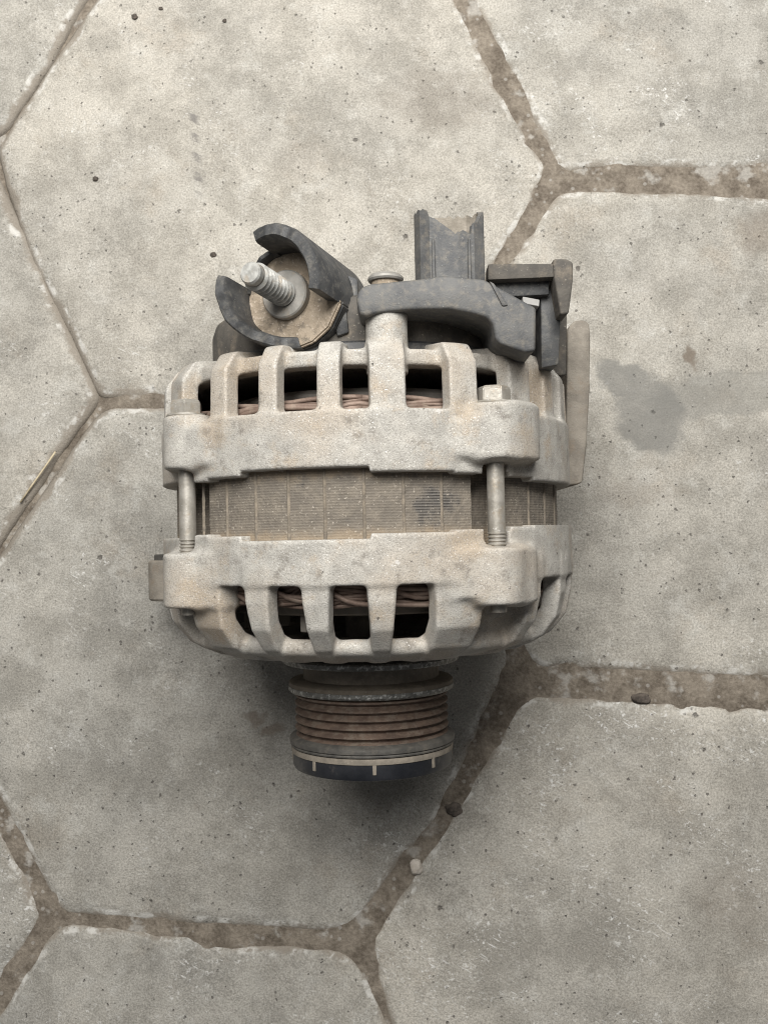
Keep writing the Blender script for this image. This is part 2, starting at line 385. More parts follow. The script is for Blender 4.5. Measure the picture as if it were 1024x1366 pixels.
def prism(name, poly, z0, z1, mat, parent, bevel=0.7, seg=2, frame=None, taper=1.0, jitter=0.0):
    bm = bmesh.new()
    n = len(poly)
    cx = sum(p[0] for p in poly) / n; cy = sum(p[1] for p in poly) / n
    lo = [bm.verts.new((cx + (x - cx) * taper, cy + (y - cy) * taper, z0)) for x, y in poly]
    hi = [bm.verts.new((x, y, z1)) for x, y in poly]
    bm.faces.new(hi); bm.faces.new(lo[::-1])
    for i in range(n):
        j = (i + 1) % n
        bm.faces.new((lo[i], lo[j], hi[j], hi[i]))
    bmesh.ops.recalc_face_normals(bm, faces=bm.faces)
    if bevel:
        bmesh.ops.bevel(bm, geom=bm.edges[:], offset=bevel, segments=seg, profile=0.5, affect='EDGES', clamp_overlap=True)
    for v in bm.verts:
        co = v.co.copy()
        if jitter:
            co += Vector(mnoise.noise_vector(co * 0.35)) * jitter
        if frame is not None: co = frame @ co
        v.co = co * MM
    me = bpy.data.meshes.new(name); bm.to_mesh(me); bm.free()
    for p in me.polygons: p.use_smooth = True
    me.set_sharp_from_angle(angle=math.radians(40))
    return link(name, me, mat, parent)

def tube_arrays(path, rad, sides=8):
    V, F = [], []
    P = [Vector(p) for p in path]
    for i, p in enumerate(P):
        t = (P[min(i + 1, len(P) - 1)] - P[max(i - 1, 0)]).normalized()
        u = t.cross(Vector((0, 1, 0.01)))
        if u.length < 1e-3: u = t.cross(Vector((1, 0, 0)))
        u.normalize(); v = t.cross(u)
        for k in range(sides):
            a = 2 * math.pi * k / sides
            q = p + (u * math.cos(a) + v * math.sin(a)) * rad
            V.append(tuple(q))
    for i in range(len(P) - 1):
        for k in range(sides):
            l = (k + 1) % sides
            F.append((i * sides + k, i * sides + l, (i + 1) * sides + l, (i + 1) * sides + k))
    F.append(tuple(range(sides))[::-1]); b = (len(P) - 1) * sides
    F.append(tuple(range(b, b + sides)))
    return V, F

# ------------------------------------------------------------------ signed distance castings
def surface_nets(F, org, h):
    s = F < 0
    nx, ny, nz = F.shape
    cnt = np.zeros((nx - 1, ny - 1, nz - 1), np.int8)
    for a in (0, 1):
        for b in (0, 1):
            for c in (0, 1):
                cnt += s[a:nx - 1 + a, b:ny - 1 + b, c:nz - 1 + c]
    act = (cnt > 0) & (cnt < 8)
    I, J, K = np.nonzero(act)
    idx = np.full(act.shape, -1, np.int32); idx[I, J, K] = np.arange(len(I))
    cor = [(a, b, c) for a in (0, 1) for b in (0, 1) for c in (0, 1)]
    val = {q: F[I + q[0], J + q[1], K + q[2]] for q in cor}
    acc = np.zeros((len(I), 3), np.float32); n = np.zeros(len(I), np.float32)
    for q in cor:
        for ax in range(3):
            if q[ax]: continue
            w = list(q); w[ax] = 1; w = tuple(w)
            v0, v1 = val[q], val[w]
            m = (v0 < 0) != (v1 < 0)
            tt = v0 / np.where(m, v0 - v1, 1)
            p = np.tile(np.array(q, np.float32), (len(I), 1)); p[:, ax] = tt
            acc[m] += p[m]; n[m] += 1
    V = (acc / n[:, None] + np.stack([I, J, K], 1)) * h + np.asarray(org)
    Q = []
    m = s[:-1, 1:-1, 1:-1] != s[1:, 1:-1, 1:-1]
    i, j, k = np.nonzero(m); fl = s[i, j + 1, k + 1]
    q = np.stack([idx[i, j, k], idx[i, j + 1, k], idx[i, j + 1, k + 1], idx[i, j, k + 1]], 1)
    q[~fl] = q[~fl][:, ::-1]; Q.append(q)
    m = s[1:-1, :-1, 1:-1] != s[1:-1, 1:, 1:-1]
    i, j, k = np.nonzero(m); fl = s[i + 1, j, k + 1]
    q = np.stack([idx[i, j, k], idx[i, j, k + 1], idx[i + 1, j, k + 1], idx[i + 1, j, k]], 1)
    q[~fl] = q[~fl][:, ::-1]; Q.append(q)
    m = s[1:-1, 1:-1, :-1] != s[1:-1, 1:-1, 1:]
    i, j, k = np.nonzero(m); fl = s[i + 1, j + 1, k]
    q = np.stack([idx[i, j, k], idx[i + 1, j, k], idx[i + 1, j + 1, k], idx[i, j + 1, k]], 1)
    q[~fl] = q[~fl][:, ::-1]; Q.append(q)
    return V, np.concatenate(Q)

def smin(a, b, k):
    h = np.maximum(k - np.abs(a - b), 0) / k
    return np.minimum(a, b) - h * h * (k * 0.25)
def smax(a, b, k): return -smin(-a, -b, k)
def rbox(a, b, rad):
    a = a + rad; b = b + rad
    return np.minimum(np.maximum(a, b), 0) + np.hypot(np.maximum(a, 0), np.maximum(b, 0)) - rad
def box3(x, y, z, c, hsz, rad):
    a = np.abs(x - c[0]) - hsz[0] + rad; b = np.abs(y - c[1]) - hsz[1] + rad; e = np.abs(z - c[2]) - hsz[2] + rad
    return np.sqrt(np.maximum(a, 0) ** 2 + np.maximum(b, 0) ** 2 + np.maximum(e, 0) ** 2) + np.minimum(np.maximum(np.maximum(a, b), e), 0) - rad
def polydist(r, y, pts):
    d = None
    for (r0, y0), (r1, y1) in zip(pts[:-1], pts[1:]):
        ex, ey = r1 - r0, y1 - y0
        t = np.clip(((r - r0) * ex + (y - y0) * ey) / (ex * ex + ey * ey), 0, 1)
        q = np.hypot(r - r0 - t * ex, y - y0 - t * ey)
        d = q if d is None else np.minimum(d, q)
    return d
class Grid:
    def __init__(s, lo, hi, h):
        s.h = h; s.lo = lo
        ax = [np.arange(lo[i], hi[i], h, dtype=np.float32) for i in range(3)]
        s.x = ax[0][:, None, None]; s.y = ax[1][None, :, None]; s.z = ax[2][None, None, :]
        s.r = np.hypot(s.x, s.z); s.th = np.degrees(np.arctan2(s.x, s.z))
    def ang(s, a):
        return (s.th - a + 180) % 360 - 180
    def tang(s, ribs):
        d = None
        for a, w in ribs:
            q = np.abs(s.ang(a)) * (math.pi / 180) * s.r - w
            d = q if d is None else np.minimum(d, q)
        return d
    def arc(s, a0, a1):
        return (np.abs(s.ang((a0 + a1) / 2)) - (a1 - a0) / 2) * (math.pi / 180) * s.r
    def cyl(s, ang, R, rad, y0, y1, rnd=1.0):
        cx, cz = R * math.sin(math.radians(ang)), R * math.cos(math.radians(ang))
        return s.cylxz(cx, cz, rad, y0, y1, rnd)
    def cylxz(s, cx, cz, rad, y0, y1, rnd=1.0):
        q = np.hypot(s.x - cx, s.z - cz) - rad
        return rbox(q, np.abs(s.y - (y0 + y1) / 2) - (y1 - y0) / 2, rnd)

BOLTS = (33.5, -51.5, 123.5, -141.5)
def edge_drop(g):
    """how far the machined edge of a bracket stands off, by angle: pads beside each bolt, gap at the bolt"""
    e = np.full(g.th.shape, 5.6, np.float32)
    e[(g.th > -31) & (g.th < 1.5)] = 7.0
    e[(g.th > 38) & (g.th < 47)] = 4.4
    e[g.th > 47] = 3.4
    e[(g.th > 22) & (g.th < 30)] = 5.0
    e[(g.th > -49) & (g.th < -42)] = 4.9
    for b in BOLTS: e[np.abs(g.ang(b)) < 3.7] = 10.2
    return e
BR = 66.0
H = 0.5

def rear_bracket_mesh():
    g = Grid((-82, 1.5, -76), (84, 66, 77), H)
    x, y, z, r = g.x, g.y, g.z, g.r
    ylow = edge_drop(g)
    D = rbox(np.abs(r - 63.1) - 3.3, np.maximum(ylow - y, y - 22.6), 0.7)
    prof = polydist(r, y, [(63.3, 18), (62.8, 35.5), (60.0, 39.3), (50, 40.3)])
    ribs = [(6.3, 4.9), (-7.8, 3.2), (-23.2, 2.9), (-38.5, 3.4), (-59, 5.2), (25.4, 4.4), (43.5, 4.6), (57.5, 3.6), (70, 3.4), (84, 3.4), (99, 3.4), (114, 3.4), (130, 4), (145, 3.4), (160, 3.4), (175, 3.4), (-75, 3.4), (-90, 3.4), (-105, 3.4), (-120, 3.4), (-135, 3.4), (-150, 4), (-166, 3.4)]
    D = smin(D, rbox(prof - 2.6, g.tang(ribs), 0.7), 1.5)
    D = smin(D, rbox(np.abs(r - 56.6) - 3.4, np.abs(y - 37.6) - 2.3, 1.0), 2.0)
    D = np.minimum(D, rbox(r - 57, np.abs(y - 38.6) - 1.4, 0.5))
    wall = rbox(np.abs(r - 59.3) - 1.6, np.abs(y - 29) - 10.5, 0.6)
    D = smin(D, rbox(wall, np.minimum(g.arc(47, 190), g.arc(-165, -62)), 0.5), 1.6)
    for b in BOLTS:
        if b == BOLTS[1]:
            lug = smin(g.cyl(b, BR - 0.5, 7.0, 9.0, 24.3, 0.9), g.cyl(b + 8, BR - 4.0, 6.2, 9.2, 21.0, 1.6), 6)
            lug = smin(lug, g.cyl(b - 6.5, BR - 4.0, 6.0, 9.2, 23.5, 1.2), 4)
        else:
            lug = smin(g.cyl(b, BR, 7.4, 9.0, 24.3, 0.9), g.cyl(b - 8, BR - 4.0, 6.4, 9.2, 20.0, 1.6), 6)
            lug = smin(lug, g.cyl(b + 4.3, BR - 0.1, 7.1, 9.0, 24.3, 0.9), 3)
            lug = smin(lug, g.cyl(b + 8.5, BR - 0.9, 6.4, 9.0, 24.3, 0.9), 3)
        D = smin(D, lug, 1.5)
    D = smin(D, g.cylxz(7.2, 55.2, 5.8, 33, 50, 0.6), 1.2)
    D = smin(D, box3(x, y, z, (66, 17, -34), (9, 9, 12), 3), 5)
    D = D + 0.05 * np.sin(x * 0.9 + y * 0.6) * np.sin(z * 0.8 - y * 0.7)
    V, F = surface_nets(D, g.lo, H)
    return mesh_np("rear_bracket", V, F)

def front_bracket_mesh():
    g = Grid((-85, -54, -76), (82, -8.5, 77), H)
    x, y, z, r = g.x, g.y, g.z, g.r
    yhi = -5.2 - edge_drop(g)
    D = rbox(np.abs(r - 63.1) - 3.3, np.maximum(y - yhi, -24.6 - y), 0.7)
    prof = polydist(r, y, [(63.3, -20), (63.1, -29), (61.6, -35.5), (57.5, -40.6), (50, -44.2), (40, -45.4)])
    ribs = [(-27.2, 3.9), (-11.8, 3.9), (3.9, 3.9), (23.3, 7.6), (47.0, 3.6), (-45.5, 7.6), (-66, 5.0), (64, 3.6), (79, 3.6), (94, 3.6), (109, 3.6), (124, 6), (142, 3.6), (157, 3.6), (172, 3.6), (-82, 3.6), (-97, 3.6), (-112, 3.6), (-127, 3.6), (-144, 6), (-165, 3.6)]
    taper = 1.5 * np.clip((-27 - y) / 18, 0, 1)
    D = smin(D, rbox(prof - 2.8, g.tang(ribs) + taper, 0.8), 1.9)
    # closed pockets beside the lugs
    inner = polydist(r, y, [(59.5, -24), (58, -34), (53, -41), (44, -44)])
    D = smin(D, rbox(inner - 1.4, np.minimum(g.arc(30, 46), g.arc(-62, -44)), 0.5), 1.5)
    dome = polydist(r, y, [(54.2, -42.4), (45, -45.0), (15, -45.8)])
    D = smin(D, dome - 2.4, 1.2)
    for b in BOLTS:
        lug = smin(g.cyl(b, BR - 0.6, 7.8, -31.0, -15.3, 1.1), g.cyl(b - 8, BR - 5.0, 7.0, -29, -15.6, 1.2), 4)
        lug = smin(lug, g.cyl(b + 7.5, BR - (2.0 if b > 0 else 5.0), 6.4, -31, -15.3, 1.2), 4)
        D = smin(D, lug, 2.0)
    D = smin(D, box3(x, y, z, (-66, -26, -44), (8, 6, 7), 2), 3)
    D = np.maximum(D, 14 - r)
    D = D + 0.05 * np.sin(x * 0.9 + y * 0.6) * np.sin(z * 0.8 - y * 0.7)
    V, F = surface_nets(D, g.lo, H)
    return mesh_np("front_bracket", V, F)

# ------------------------------------------------------------------ ground and pavers (mm, traced on the floor plane)
TILES = [
 [(-115.7, 9.6), (-95.2, 43.7), (-74.8, 76.6), (-47.0, 123.0), (55.8, 118.3), (78.3, 70.6), (95.5, 32.1), (109.2, 4.7), (116.5, -6.2), (108.8, -21.8), (94.4, -45.9), (60.9, -99.6), (15.2, -100.5), (-67.6, -99.4), (-80.4, -73.3), (-98.0, -41.6), (-111.2, -5.9)],
 [(-63.1, -109.3), (-15.9, -109.0), (58.5, -109.9), (64.6, -113.8), (97.0, -210.5), (79.1, -249.5), (65.8, -273.6), (49.9, -291.0), (40.6, -304.5), (35.5, -310.3), (26.2, -311.5), (-26.4, -309.5), (-75.4, -306.9), (-86.7, -288.1), (-103.2, -260.9), (-129.0, -213.8), (-107.7, -173.1), (-68.7, -112.7)],
 [(122.7, -20.8), (127.4, -18.3), (178.0, -21.3), (207.9, -24.0), (245.8, -24.7), (291.7, -122.6), (234.3, -214.6), (198.7, -214.1), (177.6, -214.1), (146.0, -211.8), (111.7, -211.6), (107.4, -207.5), (70.7, -109.2), (99.5, -54.8)],
 [(124.0, -6.4), (143.3, -3.9), (186.3, -6.1), (208.8, -6.1), (249.9, -6.6), (311.8, 99.0), (263.3, 205.6), (146.3, 205.2), (87.4, 77.2), (91.2, 70.1), (109.7, 31.6), (120.2, 4.4)],
 [(106.2, -227.8), (110.9, -226.4), (151.2, -229.1), (197.8, -231.3), (236.1, -231.6), (287.1, -322.1), (230.2, -412.9), (95.6, -412.9), (55.0, -346.8), (49.9, -331.8), (47.0, -317.7), (52.2, -310.5), (63.7, -293.2), (81.2, -267.9), (102.0, -233.6)],
 [(-77.1, -315.9), (-72.1, -314.9), (-26.1, -319.0), (-11.4, -322.4), (29.2, -322.4), (37.3, -325.5), (43.0, -334.6), (48.2, -346.9), (87.2, -420.4), (29.6, -512.4), (-86.2, -514.9), (-140.6, -424.4), (-98.7, -348.9)],
 [(-85.7, -311.0), (-87.1, -306.5), (-102.1, -282.5), (-138.4, -217.3), (-250.9, -217.1), (-304.0, -315.4), (-243.6, -413.4), (-150.1, -414.1), (-99.7, -329.6)],
 [(-72.2, -102.5), (-76.4, -94.4), (-94.0, -58.3), (-115.8, -13.3), (-124.0, 3.0), (-239.0, 5.5), (-299.5, -99.5), (-243.1, -203.7), (-136.0, -203.7), (-108.5, -157.3), (-87.9, -124.6)],
 [(-86.6, 77.0), (-98.9, 50.9), (-117.5, 20.1), (-125.6, 15.1), (-240.2, 17.6), (-303.1, 121.8), (-245.4, 226.1), (-114.4, 223.6), (-61.3, 126.6)],
]
# neighbours out of the frame, on the same lattice
def hexa(cx, cy, s=113.0, rot=-0.07):
    return [(cx + s * math.cos(rot + k * math.pi / 3), cy + s * math.sin(rot + k * math.pi / 3)) for k in range(6)]
TILES += [hexa(5, 226), hexa(376, -20, 109, 0), hexa(374, -225, 109, 0), hexa(-372, 118, 109, 0), hexa(-372, -100, 109, 0), hexa(166, -518, 109, 0), hexa(-200, -518, 106, 0), hexa(378, -430, 109, 0)]

def signed_area(p):
    return 0.5 * sum(p[i][0] * p[(i + 1) % len(p)][1] - p[(i + 1) % len(p)][0] * p[i][1] for i in range(len(p)))

def paver_mesh(poly, seed, grow=1.0):
    p = [Vector((a, b, 0)) for a, b in poly]
    if signed_area(poly) < 0: p.reverse()
    # resample every 2 mm, soften corners, rough the edge
    pts = []
    for i in range(len(p)):
        a, b = p[i], p[(i + 1) % len(p)]
        n = max(1, int((b - a).length / 2.0))
        for k in range(n): pts.append(a.lerp(b, k / n))
    for _ in range(3):
        pts = [(pts[i - 1] + pts[i] * 2 + pts[(i + 1) % len(pts)]) / 4 for i in range(len(pts))]
    n = len(pts)
    cen = sum(pts, Vector()) / n
    nor = []
    for i in range(n):
        nor.append((cen - pts[i]).normalized())
    rough = [mnoise.noise(Vector((q.x, q.y, seed)) * 0.08) * 0.45 + mnoise.noise(Vector((q.x, q.y, seed + 9)) * 0.4) * 0.3 - grow for q in pts]
    chip = [max(0.0, mnoise.noise(Vector((q.x, q.y, seed + 30)) * 0.10) - 0.22) * 5.0 for q in pts]
    rings = []
    rings.append([pts[i] + nor[i] * (0.0 + rough[i] * .5) + Vector((0, 0, -18)) for i in range(n)])
    rings.append([pts[i] + nor[i] * (0.0 + rough[i]) + Vector((0, 0, -3.2)) for i in range(n)])
    rings.append([pts[i] + nor[i] * (1.2 + rough[i] + chip[i] * .4) + Vector((0, 0, -1.75)) for i in range(n)])
    rings.append([pts[i] + nor[i] * (3.0 + rough[i] + chip[i]) + Vector((0, 0, -0.85)) for i in range(n)])
    rings.append([pts[i] + nor[i] * (5.0 + rough[i] + chip[i] * .7) + Vector((0, 0, -0.28)) for i in range(n)])
    base = [pts[i] + nor[i] * (7.5 - grow + chip[i] * 0.6) for i in range(n)]
    rings.append([b.copy() for b in base])
    for f in (0.86, 0.7, 0.5, 0.3, 0.12):
        rings.append([cen + (b - cen) * f for b in base])
    V, F = [], []
    for k, rg in enumerate(rings):
        for q in rg:
            z = q.z + (mnoise.noise(Vector((q.x, q.y, 3.0)) * 0.035) * 0.35 if k > 1 else 0)
            V.append((q.x, q.y, z))
    V.append((cen.x, cen.y, 0.0))
    for k in range(len(rings) - 1):
        for i in range(n):
            j = (i + 1) % n
            F.append((k * n + i, k * n + j, (k + 1) * n + j, (k + 1) * n + i))
    b = (len(rings) - 1) * n
    for i in range(n): F.append((b + i, b + (i + 1) % n, len(V) - 1))
    return mesh_py("paver", V, F, True)

def build_ground():
    xs = np.concatenate([np.arange(-500, -160, 20), np.arange(-160, 260, 2.2), np.arange(260, 520, 20)])
    ys = np.concatenate([np.arange(-640, -380, 20), np.arange(-380, 110, 2.2), np.arange(110, 360, 20)])
    X, Y = np.meshgrid(xs, ys, indexing='ij')
    Z = np.zeros_like(X)
    for i in range(X.shape[0]):
        for j in range(X.shape[1]):
            v = Vector((X[i, j], Y[i, j], 0.0))
            low = min(1.0, max(0.0, (-58 - X[i, j]) / 14)) * min(1.0, max(0.0, (Y[i, j] + 200) / 25))
            Z[i, j] = -1.25 - 2.2 * low + mnoise.noise(v * 0.035) * 0.6 + mnoise.noise(v * 0.12) * 0.55 + mnoise.noise(v * 0.6) * 0.15
    V = np.stack([X, Y, Z], -1).reshape(-1, 3)
    nx, ny = X.shape
    I, J = np.meshgrid(np.arange(nx - 1), np.arange(ny - 1), indexing='ij')
    a = (I * ny + J).ravel()
    F = np.stack([a, a + ny, a + ny + 1, a + 1], 1)
    g = link("ground", mesh_np("ground", V, F), M['joint'])
    g["kind"] = "structure"
    for k, p in enumerate(TILES):
        link("paver", paver_mesh(p, k * 17.3, {0: 3.7, 7: 3.2, 8: 3.2}.get(k, 4.0)), M['concrete'], g)
    return g
ground = build_ground()

# ------------------------------------------------------------------ the alternator
alt = bpy.data.objects.new("alternator", None)
COL.objects.link(alt)
alt.empty_display_size = 0.05
alt["label"] = "used car alternator with ribbed cast aluminium housing and rusty grooved pulley lying on hexagonal pavers"
alt["category"] = "alternator"
RL = Matrix(((0.99834333, -0.01542999, 0.05543019), (0.02084078, 0.99492835, -0.09840343), (-0.0536307, 0.09939562, 0.99360166)))
alt.matrix_world = Matrix.Translation((0.04818, -0.15697, 0.0685)) @ RL.to_4x4()

def stator():
    na, ny = 720, 24
    ys = np.linspace(-15.5, 10.5, ny)
    V = []
    for i in range(na):
        a = -180 + 360 * i / na
        r = 62.0
        for b in BOLTS:
            d = abs((a - b + 180) % 360 - 180)
            r -= 5.0 * max(0.0, min(1.0, (5.0 - d) / 0.9))
        ar = math.radians(a)
        for yy in ys:
            rr = r + mnoise.noise(Vector((a * 0.6, yy * 0.5, 1))) * 0.18
            V.append((rr * math.sin(ar), yy, rr * math.cos(ar)))
    for i in range(na):
        ar = math.radians(-180 + 360 * i / na)
        V.append((52 * math.sin(ar), ys[0], 52 * math.cos(ar)))
    for i in range(na):
        ar = math.radians(-180 + 360 * i / na)
        V.append((52 * math.sin(ar), ys[-1], 52 * math.cos(ar)))
    F = []
    for i in range(na):
        j = (i + 1) % na
        for k in range(ny - 1): F.append((i * ny + k, i * ny + k + 1, j * ny + k + 1, j * ny + k))
        F.append((na * ny + i, i * ny, j * ny, na * ny + j))
        F.append((na * ny + na + i, na * ny + na + j, j * ny + ny - 1, i * ny + ny - 1))
    me = mesh_py("stator", V, F, True, 40)
    o = link("stator", me, M['stator'], alt)
    for a in (-49.5, -39, -29, -19.4, -9.8, 0.1, 10, 20, 50.2, 60, 70):
        w = 0.42; Vv = []; Ff = []
        n = 26
        for k in range(n):
            yy = -14.5 + 24 * k / (n - 1)
            wob = mnoise.noise(Vector((a, yy * 0.5, 4))) * 0.35
            for s, h in ((-1.3, -0.15), (-0.75, 0.28), (0, 0.42), (0.75, 0.28), (1.3, -0.15)):
                ar = math.radians(a) + (s * w * (1 + wob) + wob * 0.4) / 62.0
                rr = 62.0 + h * (1 + wob)
                Vv.append((rr * math.sin(ar), yy, rr * math.cos(ar)))
            if k:
                for q in range(4):
                    b = (k - 1) * 5 + q
                    Ff.append((b, b + 5, b + 6, b + 1))
        link("weld_seam", mesh_py("weld_seam", Vv, Ff, True), M['seam'], o)
    return o
stator()
link("rear_bracket", rear_bracket_mesh(), M['cast'], alt)
link("front_bracket", front_bracket_mesh(), M['cast'], alt)

# windings: crossing hairpin turns in two layers on each side of the core
def winding():
    V, F = [], []
    for side, y0, y1 in ((1, 9.5, 27.0), (-1, -14.5, -31.0)):
        for layer, (r0, sl) in enumerate(((58.0, 1), (56.4, -1), (54.8, 1), (53.2, -1))):
            for k in range(24):
                a0 = k * 15 + layer * 2 + rng.uniform(-1, 1)
                span = 34 * sl
                top = y1 - side * rng.uniform(0, 4.0) - side * layer * 0.6
                path = []
                for q in range(13):
                    t = q / 12
                    yy = y0 + (top - y0) * math.sin(math.pi * min(max(t, 0), 1)) ** 0.55
                    a = math.radians(a0 + span * (t - 0.5))
                    rr = r0 + 1.2 * math.sin(math.pi * 2 * t) + rng.uniform(-.15, .15)
                    path.append((rr * math.sin(a), yy, rr * math.cos(a)))
                v, f = tube_arrays(path, 0.8, 6)
                b = len(V); V += v; F += [tuple(i + b for i in q) for q in f]
        for q in range(60):
            rr0 = 53.5 + 5.3 * rng.random(); yy0 = y0 + (y1 - y0) * rng.uniform(0.35, 0.95)
            f1, p1, p2 = int(rng.integers(4, 9)), rng.uniform(0, 6.3), rng.uniform(0, 6.3)
            path = []
            for k in range(145):
                a = 2 * math.pi * k / 144
                path.append(((rr0 + 0.5 * math.sin(7 * a + p2)) * math.sin(a), yy0 + 0.9 * math.sin(f1 * a + p1), (rr0 + 0.5 * math.sin(7 * a + p2)) * math.cos(a)))
            v, f = tube_arrays(path, 0.75, 6)
            b = len(V); V += v; F += [tuple(i + b for i in qq) for qq in f]
    o = link("stator_winding", mesh_py("stator_winding", V, F, True), M['copper'], alt)
    o["kind"] = "stuff"
winding()
rotor = lathe("rotor", [(8, -46), (8, -31), (47, -34), (48, -33.5), (48, -31), (47, -30), (47, 20), (46, 21), (46, 30), (44, 31.5), (8, 31.5), (8, 36)], M['fan'], alt, 72)
for k in range(11):
    a = k * 360 / 11 + 8
    fr = Matrix.Rotation(math.radians(a), 4, 'Y')
    prism("fan_blade", [(-1, -39), (1.2, -39), (1.2, -31), (-1, -31)], 30, 45, M['fan'], rotor, 0.3, 1, frame=fr)

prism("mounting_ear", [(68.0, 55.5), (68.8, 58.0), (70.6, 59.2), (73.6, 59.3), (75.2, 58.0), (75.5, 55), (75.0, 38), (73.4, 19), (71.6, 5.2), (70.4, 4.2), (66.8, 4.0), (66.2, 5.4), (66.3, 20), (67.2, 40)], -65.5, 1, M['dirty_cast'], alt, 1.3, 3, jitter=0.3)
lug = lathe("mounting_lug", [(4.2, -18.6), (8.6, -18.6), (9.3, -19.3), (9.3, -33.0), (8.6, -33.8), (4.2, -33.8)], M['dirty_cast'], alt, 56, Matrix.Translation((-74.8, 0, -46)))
lathe("mount_bushing", [(3.5, -16.4), (6.9, -16.4), (7.2, -16.8), (7.2, -18.9), (3.5, -18.9)], M['rim'], lug, 40, Matrix.Translation((-74.8, 0, -46)))
# through bolts
def hexhead(name, x, y0, y1, z, af, mat, parent, rot=0.2):
    R = af / math.sqrt(3)
    V, F = [], []
    for yy, s in ((y0, 1.0), (y1 - 0.8, 1.0), (y1, 0.86)):
        for k in range(6):
            a = rot + k * math.pi / 3
            V.append((x + R * s * math.sin(a), yy, z + R * s * math.cos(a)))
    for l in range(2):
        for k in range(6):
            j = (k + 1) % 6
            F.append((l * 6 + k, l * 6 + 6 + k, l * 6 + 6 + j, l * 6 + j))
    F.append(tuple(range(12, 18))[::-1]); F.append(tuple(range(6)))
    me = mesh_py(name, V, F, False)
    bm = bmesh.new(); bm.from_mesh(me)
    bmesh.ops.recalc_face_normals(bm, faces=bm.faces)
    bmesh.ops.bevel(bm, geom=bm.edges[:], offset=0.00025, segments=2, affect='EDGES')
    bm.to_mesh(me); bm.free()
    return link(name, me, mat, parent)
for b in BOLTS:
    cx, cz = BR * math.sin(math.radians(b)), BR * math.cos(math.radians(b))
    T = Matrix.Translation((cx, 0, cz))
    prof = [(0, 24), (2.45, 24), (2.45, -11.2)]
    yy = -11.2
    while yy > -17.5:
        prof += [(2.6, yy - 0.1), (2.6, yy - 0.35), (2.15, yy - 0.62), (2.15, yy - 0.75)]; yy -= 1.0
    prof += [(2.3, -33.2), (0, -33.2)]
    bolt = lathe("through_bolt", prof, M['zinc'], alt, 28, T)
    lathe("bolt_flange", [(2.4, 24.2), (5.6, 24.2), (5.8, 24.6), (5.5, 25.1), (2.4, 25.3)], M['zinc'], bolt, 32, T)
    hexhead("bolt_head", cx, 25.0, 29.3, cz, 8.4, M['zinc'], bolt, 0.35 if b > 0 else 0.1)

# pulley
disc = lathe("bearing_plate", [(12, -50.2), (28.4, -50.4), (29, -50.8), (29, -52.0), (28.4, -52.4), (12, -52.5)], M['worn'], alt, 120)
prof = [(12, -50), (22.2, -51.6), (21.9, -54), (22.2, -57.6), (23, -58.4), (24, -61.9)]
y0 = -62.0
prof.append((24.6, y0))
for k in range(5):
    prof += [(25.2, y0 - 0.45), (25.2, y0 - 1.0), (23.5, y0 - 1.95), (23.5, y0 - 2.15)]
    y0 -= 2.65
prof += [(25.0, y0 - 0.2), (25.1, -76.4), (24, -78), (12, -78)]
pul = lathe("pulley", prof, M['rust'], alt, 140, sharp=28)
lathe("pulley_flange", [(21.9, -57.3), (26.4, -58.0), (27.0, -58.5), (27.1, -59.6), (27.0, -61.2), (26.5, -61.6), (24.0, -62.2)], M['neck'], pul, 140)
lathe("pulley_collar", [(22.0, -52.4), (22.6, -52.7), (22.3, -54.5), (22.5, -57.5)], M['neckpale'], pul, 120)
lathe("worn_rim", [(26.9, -59.6), (27.25, -59.8), (27.25, -61.0), (26.7, -61.55)], M['worn'], pul, 140)
lathe("pulley_flange", [(24.6, -75.4), (26.3, -75.9), (27.1, -76.5), (27.2, -77.2), (27.15, -77.9), (26.6, -78.2), (26.9, -78.6), (26.8, -79.0), (25.7, -79.3), (24, -79.5)], M['rim'], pul, 140)
capo = lathe("dust_cap", [(24, -78.8), (26.0, -79.4), (26.3, -80.2), (26.2, -81.5), (26.2, -85.0), (25.7, -86.0), (24.5, -86.4), (8, -86.6), (0, -86.6)], M['cap'], alt, 140)
lathe("cap_rim", [(25.3, -79.1), (26.4, -79.4), (26.6, -79.9), (26.55, -81.1), (26.2, -81.3)], M['neckpale'], capo, 140)
for k in range(8):
    fr = Matrix.Rotation(math.radians(2 + 45 * k), 4, 'Y')
    prism("cap_tab", [(-0.6, -84.2), (0.6, -84.2), (0.6, -81.0), (-0.6, -81.0)], 25.6, 26.5, M['neckpale'], capo, 0.15, 1, frame=fr)

# rear plastic cover and regulator
cover = lathe("rear_cover", [(10, 40.2), (49.4, 40.2), (50, 41), (50, 53.5), (49, 56.6), (46.5, 58), (15, 58.5), (0, 58.5)], M['brown_plastic'], alt, 120)
lathe("cover_rim", [(49.5, 40.4), (51.2, 40.6), (51.6, 41.4), (51.4, 43.2), (50.6, 43.9), (49.6, 44)], M['black'], cover, 120)

def sc(poly, z, z0):
    """re-seat an outline measured at height z0 to height z along the viewing cone"""
    k = (325 - z) / (325 - z0)
    return [(5.5 + (a - 5.5) * k, -11 + (b + 11) * k) for a, b in poly]
plate = [(-1.0, 53.6), (-0.6, 55.8), (0.8, 57.3), (2.8, 58.1), (16.7, 59.1), (22.9, 60.0), (34.2, 58.7), (48.5, 50.5), (48.0, 38.5), (45.1, 38.1), (38.5, 40.4), (37.0, 42.0), (36.4, 46.2), (35.0, 48.0), (31.0, 49.3), (24.7, 50.6), (12.3, 50.7), (4.1, 49.8), (1.5, 48.9), (-0.2, 49.6)]
reg = prism("regulator", sc(plate, 62, 58), 18, 62, M['grey_plastic'], alt, 0.9, 3, jitter=0.12)

